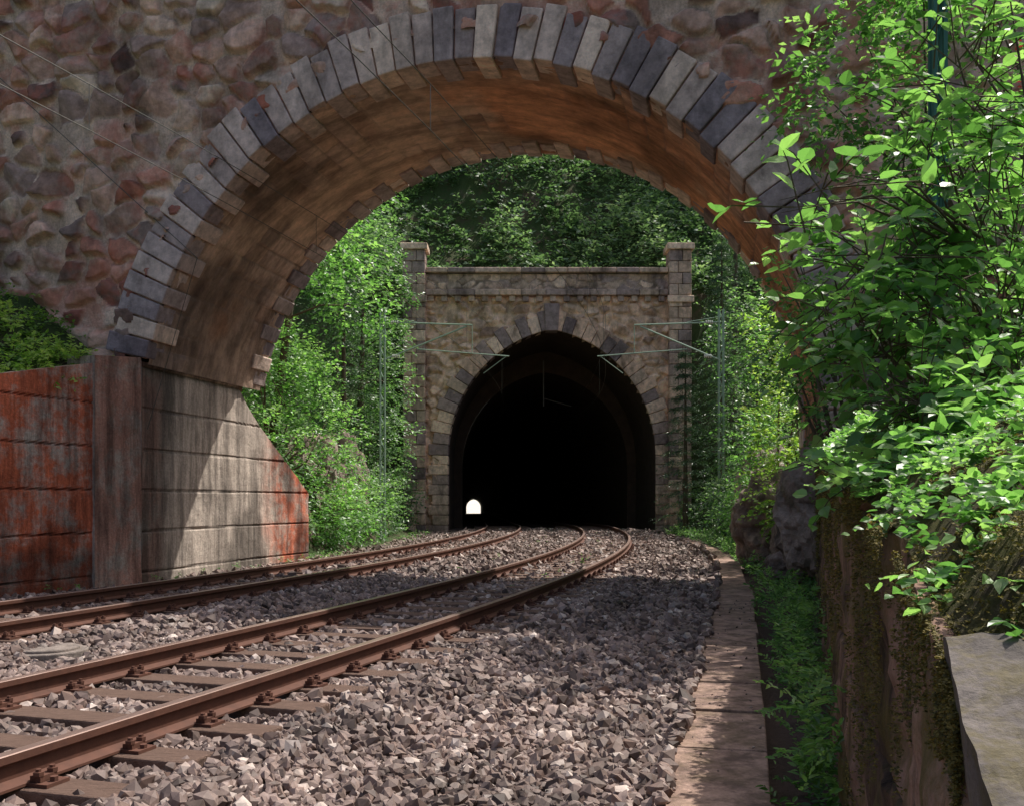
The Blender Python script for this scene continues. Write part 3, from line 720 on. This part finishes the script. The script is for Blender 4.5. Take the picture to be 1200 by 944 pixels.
# --- vegetation beyond the bridge, right
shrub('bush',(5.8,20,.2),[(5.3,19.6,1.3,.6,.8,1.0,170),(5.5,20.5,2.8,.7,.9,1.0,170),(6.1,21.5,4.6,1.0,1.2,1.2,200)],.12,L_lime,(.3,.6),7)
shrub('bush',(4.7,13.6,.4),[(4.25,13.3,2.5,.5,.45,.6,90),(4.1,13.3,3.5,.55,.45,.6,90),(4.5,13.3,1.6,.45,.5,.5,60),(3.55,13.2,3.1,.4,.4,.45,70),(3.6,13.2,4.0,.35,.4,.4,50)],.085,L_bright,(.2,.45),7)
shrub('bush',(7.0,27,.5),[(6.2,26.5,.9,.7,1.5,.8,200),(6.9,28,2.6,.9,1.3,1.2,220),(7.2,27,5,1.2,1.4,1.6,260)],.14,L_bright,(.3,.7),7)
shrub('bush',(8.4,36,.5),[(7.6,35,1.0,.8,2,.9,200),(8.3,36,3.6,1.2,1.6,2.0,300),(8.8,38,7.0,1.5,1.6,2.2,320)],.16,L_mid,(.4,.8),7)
spruce('spruce_tree',7.2,42.5,8.0,1.4,900);spruce('spruce_tree',8.4,41,11,1.8,1100);spruce('spruce_tree',9.6,44,15,2.2,1300);spruce('spruce_tree',7.9,33,5.5,1.2,600)
# --- vegetation left, beyond the wing wall
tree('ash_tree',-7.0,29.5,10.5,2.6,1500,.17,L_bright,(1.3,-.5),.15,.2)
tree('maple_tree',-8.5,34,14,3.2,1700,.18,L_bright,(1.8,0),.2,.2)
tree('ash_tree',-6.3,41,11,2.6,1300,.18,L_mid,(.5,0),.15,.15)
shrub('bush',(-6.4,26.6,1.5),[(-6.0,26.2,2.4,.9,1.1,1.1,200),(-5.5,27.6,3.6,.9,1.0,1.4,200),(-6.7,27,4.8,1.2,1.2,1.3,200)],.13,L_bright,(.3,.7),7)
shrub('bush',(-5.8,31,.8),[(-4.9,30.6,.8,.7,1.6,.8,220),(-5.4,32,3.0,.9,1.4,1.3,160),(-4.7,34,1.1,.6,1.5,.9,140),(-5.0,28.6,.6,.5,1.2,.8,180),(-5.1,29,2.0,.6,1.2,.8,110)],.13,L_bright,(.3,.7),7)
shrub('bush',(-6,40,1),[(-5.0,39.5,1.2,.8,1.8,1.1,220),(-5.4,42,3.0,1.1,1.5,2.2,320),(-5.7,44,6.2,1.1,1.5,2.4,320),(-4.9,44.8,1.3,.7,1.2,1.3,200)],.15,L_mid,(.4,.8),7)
spruce('spruce_tree',-7.6,44,15,2.2,1300);spruce('spruce_tree',-6.0,36.5,8.5,1.5,900)
# --- vegetation front left above wing wall
shrub('bramble_bush',(-8.4,17.2,3.2),[(-8.0,16.9,3.5,.5,.5,.32,90),(-7.45,17.2,3.5,.4,.4,.25,60),(-8.6,17.2,4.0,.45,.5,.45,80),(-9.2,16.4,3.5,.8,.8,.4,90),(-7.9,16.5,3.25,.7,.5,.25,90)],.085,L_lime,(.2,.45),8,1,.8)

# --- hillside vegetation mass
def carpet(name,x0,x1,y0,y1,n,size,mat,L,k,lift=.5,cond=None,detail=0,wid=.3,th=(.3,.5)):
    x=rng.uniform(x0,x1,n);y=rng.uniform(y0,y1,n)
    if cond is not None:
        m=cond(x,y);x=x[m];y=y[m]
    cl=fbm(x*.55,y*.55,0,3,4);m=rng.random(len(x))<sm(th[0],th[1],cl)*.9+.1;x=x[m];y=y[m];cl=cl[m]
    z=hground(x,y)+rng.random(len(x))*lift*(.3+2.2*sm(.42,.75,cl))
    D0=np.stack([rng.normal(0,.6,len(x)),rng.normal(-.3,.6,len(x)),rng.uniform(.1,1,len(x))],-1)
    twigs(name,np.stack([x,y,z],-1),D0,rng.uniform(L[0],L[1],len(x)),k,size,mat,None,detail,wid,.4,np.clip(.05+1.3*(cl-.35)+.4*rng.random(len(x)),0,1))
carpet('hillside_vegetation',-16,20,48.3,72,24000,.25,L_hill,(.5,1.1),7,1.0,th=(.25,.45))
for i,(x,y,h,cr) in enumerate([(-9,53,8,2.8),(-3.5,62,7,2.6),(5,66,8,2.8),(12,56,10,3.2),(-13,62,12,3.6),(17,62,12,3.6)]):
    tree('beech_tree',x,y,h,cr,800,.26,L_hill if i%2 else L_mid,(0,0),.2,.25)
inL=lambda x,y:(x-mid(y)<dl(y)-.25)
inR=lambda x,y:(x-mid(y)>dr(y)+.35)
carpet('embankment_undergrowth',-14,-3,25,47,9000,.14,L_mid,(.25,.6),7,.5,inL)
carpet('embankment_undergrowth',4,14,13.5,47,9000,.14,L_mid,(.25,.6),7,.5,inR)
carpet('embankment_undergrowth',-12,-6.8,9,19,4200,.09,L_lime,(.15,.35),6,.25,lambda x,y:(x-mid(y)<dl(y)-.1)&(y<17.9-.31*(x+6.5)),0,.3,(.1,.3))
carpet('embankment_undergrowth',.9,8,1.9,12.5,3800,.06,L_bright,(.12,.32),7,.22,lambda x,y:(x>.18+.286*y+.1)&(x<.5*y+2),1,.34,(.2,.4))
def onbank(name,n,y0,y1,w0,w1,size,L,k,lift,mat,det=1,wid=.34,pw=1.):
    y=y0+(y1-y0)*rng.random(n)**pw;w=rng.uniform(w0,w1,n);x=.18+.286*y+w
    z=bankz(y,np.clip(w,0,None))+rng.random(n)*lift+.005
    twigs(name,np.stack([x,y,z],-1),np.stack([rng.normal(-.3,.7,n),rng.normal(-.2,.7,n),rng.uniform(.1,.9,n)],-1),rng.uniform(L[0],L[1],n),k,size,mat,None,det,wid,.6)
onbank('wall_top_plants',900,1.15,3.0,.0,1.0,.022,(.03,.12),8,.03,L_bright)
onbank('wall_top_plants',800,2.6,9,-.02,.6,.045,(.10,.26),7,.10,L_bright)
# verge plants between channel and wall
n=620;y=4.0+8.7*rng.random(n)**1.0;x=np.interp(y,[3,12.7],[1.12,3.45])+rng.uniform(-.22,.2,n);m=(fbm(x*2.5,y*1.4,0,3,7)>.40);x,y=x[m],y[m]
twigs('verge_ferns',np.stack([x,y,-.35+.6*rng.random(len(x))**1.3],-1),np.stack([rng.normal(0,.7,len(x)),rng.normal(0,.7,len(x)),rng.uniform(.5,1.3,len(x))],-1),rng.uniform(.15,.36,len(x)),16,.048,L_bright,None,1,.2,.3)
n=900;y=rng.uniform(12.5,44,n);x=pathx(y)+rng.uniform(.3,1.5,n)
twigs('verge_weeds',np.stack([x,y,-.32+.3*rng.random(n)],-1),np.stack([rng.normal(0,.7,n),rng.normal(0,.7,n),rng.uniform(.3,1.2,n)],-1),rng.uniform(.2,.45,n),8,.09,L_bright,None,0,.22,.3)
n=520;y=rng.uniform(9,45,n);x=mid(y)+np.where(rng.random(n)<.6,dl(y)+rng.uniform(.1,.9,n),rng.choice([0.,2.0,-.3],n)+rng.normal(0,.2,n));m=(fbm(x,y,0,2,77)>.48)&~((y<13)&(x-mid(y)>-3));x,y=x[m],y[m]
twigs('trackside_weeds',np.stack([x,y,np.full(len(x),-.22)],-1),np.stack([rng.normal(0,.7,len(x)),rng.normal(0,.7,len(x)),rng.uniform(.3,1.,len(x))],-1),rng.uniform(.08,.2,len(x)),7,.06,L_bright,None,0,.2,.2)
# moss tufts on retaining wall
n=60000;y=1.05+11.3*rng.random(n)**2;f=rng.random(n);hang=rng.random(n)**1.8*(1.8*vnoise(y*1.7,0*y,0,5)**1.3)
s_=(y-.45)*1.04
w=np.where(f<.6,rng.random(n)*.9,-.015)
x=.18+.286*y-.005+w
z=np.where(f<.6,bankz(y,np.clip(w,0,None))+.002,tops(s_)-hang)
m=(fbm(y*2.5,z*3.2+x,0,4,8)>.45);x,y,z=x[m],y[m],z[m];n=len(x)
twigs('wall_moss',np.stack([x,y,z],-1),np.stack([-.5+rng.normal(0,.5,n),rng.normal(0,.6,n),rng.normal(.1,.5,n)],-1),rng.uniform(.004,.015,n)*(.5+y*.25),5,(.0028+.0017*y)[:,None],L_moss,None,0,.4,.3)
n=12;x=rng.uniform(1.65,1.95,n);y=rng.uniform(3.2,3.6,n);z=rng.uniform(2.3,2.9,n)
twigs('fireweed_flowers',np.stack([x,y,z],-1),np.stack([rng.normal(0,.2,n),rng.normal(0,.2,n),np.ones(n)],-1),np.full(n,.06),6,.02,L_red,None,0,.4,0)

# ---------------------------------------------------------------- rocks
import bmesh
def rock(x,y,z,sx,sy,sz,seed):
    b=bmesh.new();bmesh.ops.create_icosphere(b,subdivisions=5,radius=1)
    V=np.array([v.co[:] for v in b.verts]);F=np.array([[v.index for v in f.verts] for f in b.faces]);b.free()
    r=1+(fbm(V[:,0]*1.2+seed,V[:,1]*1.2,V[:,2]*1.2,3,seed)-.5)*.9
    q=fbm(V[:,0]*2+seed,V[:,1]*2,V[:,2]*3.5,4,seed+2);r=r+np.floor(q*9)/9*.55-.25+(fbm(V[:,0]*9,V[:,1]*9,V[:,2]*9,3,seed)-.5)*.08
    V=V*r[:,None]*np.array([sx,sy,sz])+np.array([x,y,z])
    mk('rock_outcrop',V,tris=F,mats=[M_rock],attrs={'rnd':q,'mask':np.ones(len(V))},smooth=False)
rock(4.75,15.2,1.0,.75,.9,1.0,1);rock(4.6,13.6,.5,.5,.6,.8,2);rock(5.3,17.5,.5,.8,1.2,1.1,3);rock(5.6,21.5,.6,.8,1.5,1.2,4);rock(4.5,16.6,.0,.35,.4,.35,8)
rock(-6.2,28.3,.2,.7,1.2,1.0,5);rock(-6.1,31.5,1.0,1.0,1.8,2.0,6);rock(-6.2,36,1.2,1.1,2.2,2.2,7);rock(7.6,31,1,.9,2,1.5,9)

# ---------------------------------------------------------------- light, camera
sv=Vector((.66,.42,1.30)).normalized()
el=math.asin(sv.z);az=math.atan2(sv.x,sv.y)
su=bpy.data.lights.new('sun','SUN');su.energy=5;su.angle=math.radians(.5);su.color=(1,.95,.87)
so=bpy.data.objects.new('sun',su);COL.objects.link(so);so.rotation_euler=sv.to_track_quat('Z','Y').to_euler()
w=bpy.data.worlds.new('World');S.world=w;w.use_nodes=True;nt=w.node_tree
sk=nt.nodes.new('ShaderNodeTexSky');sk.sky_type='NISHITA';sk.sun_disc=False;sk.sun_elevation=el;sk.sun_rotation=az;sk.dust_density=5.0
bg=nt.nodes['Background'];bg.inputs[1].default_value=.15;nt.links.new(sk.outputs[0],bg.inputs[0])
cd=bpy.data.cameras.new('camera');cd.lens=36;cd.sensor_width=36;cd.shift_y=.094;cd.clip_start=.05;cd.clip_end=5000
co=bpy.data.objects.new('camera',cd);COL.objects.link(co);co.location=(0,0,1.18);co.rotation_euler=(math.radians(90),0,0)
S.camera=co
S.view_settings.view_transform='Standard';S.view_settings.look='None';S.view_settings.exposure=0
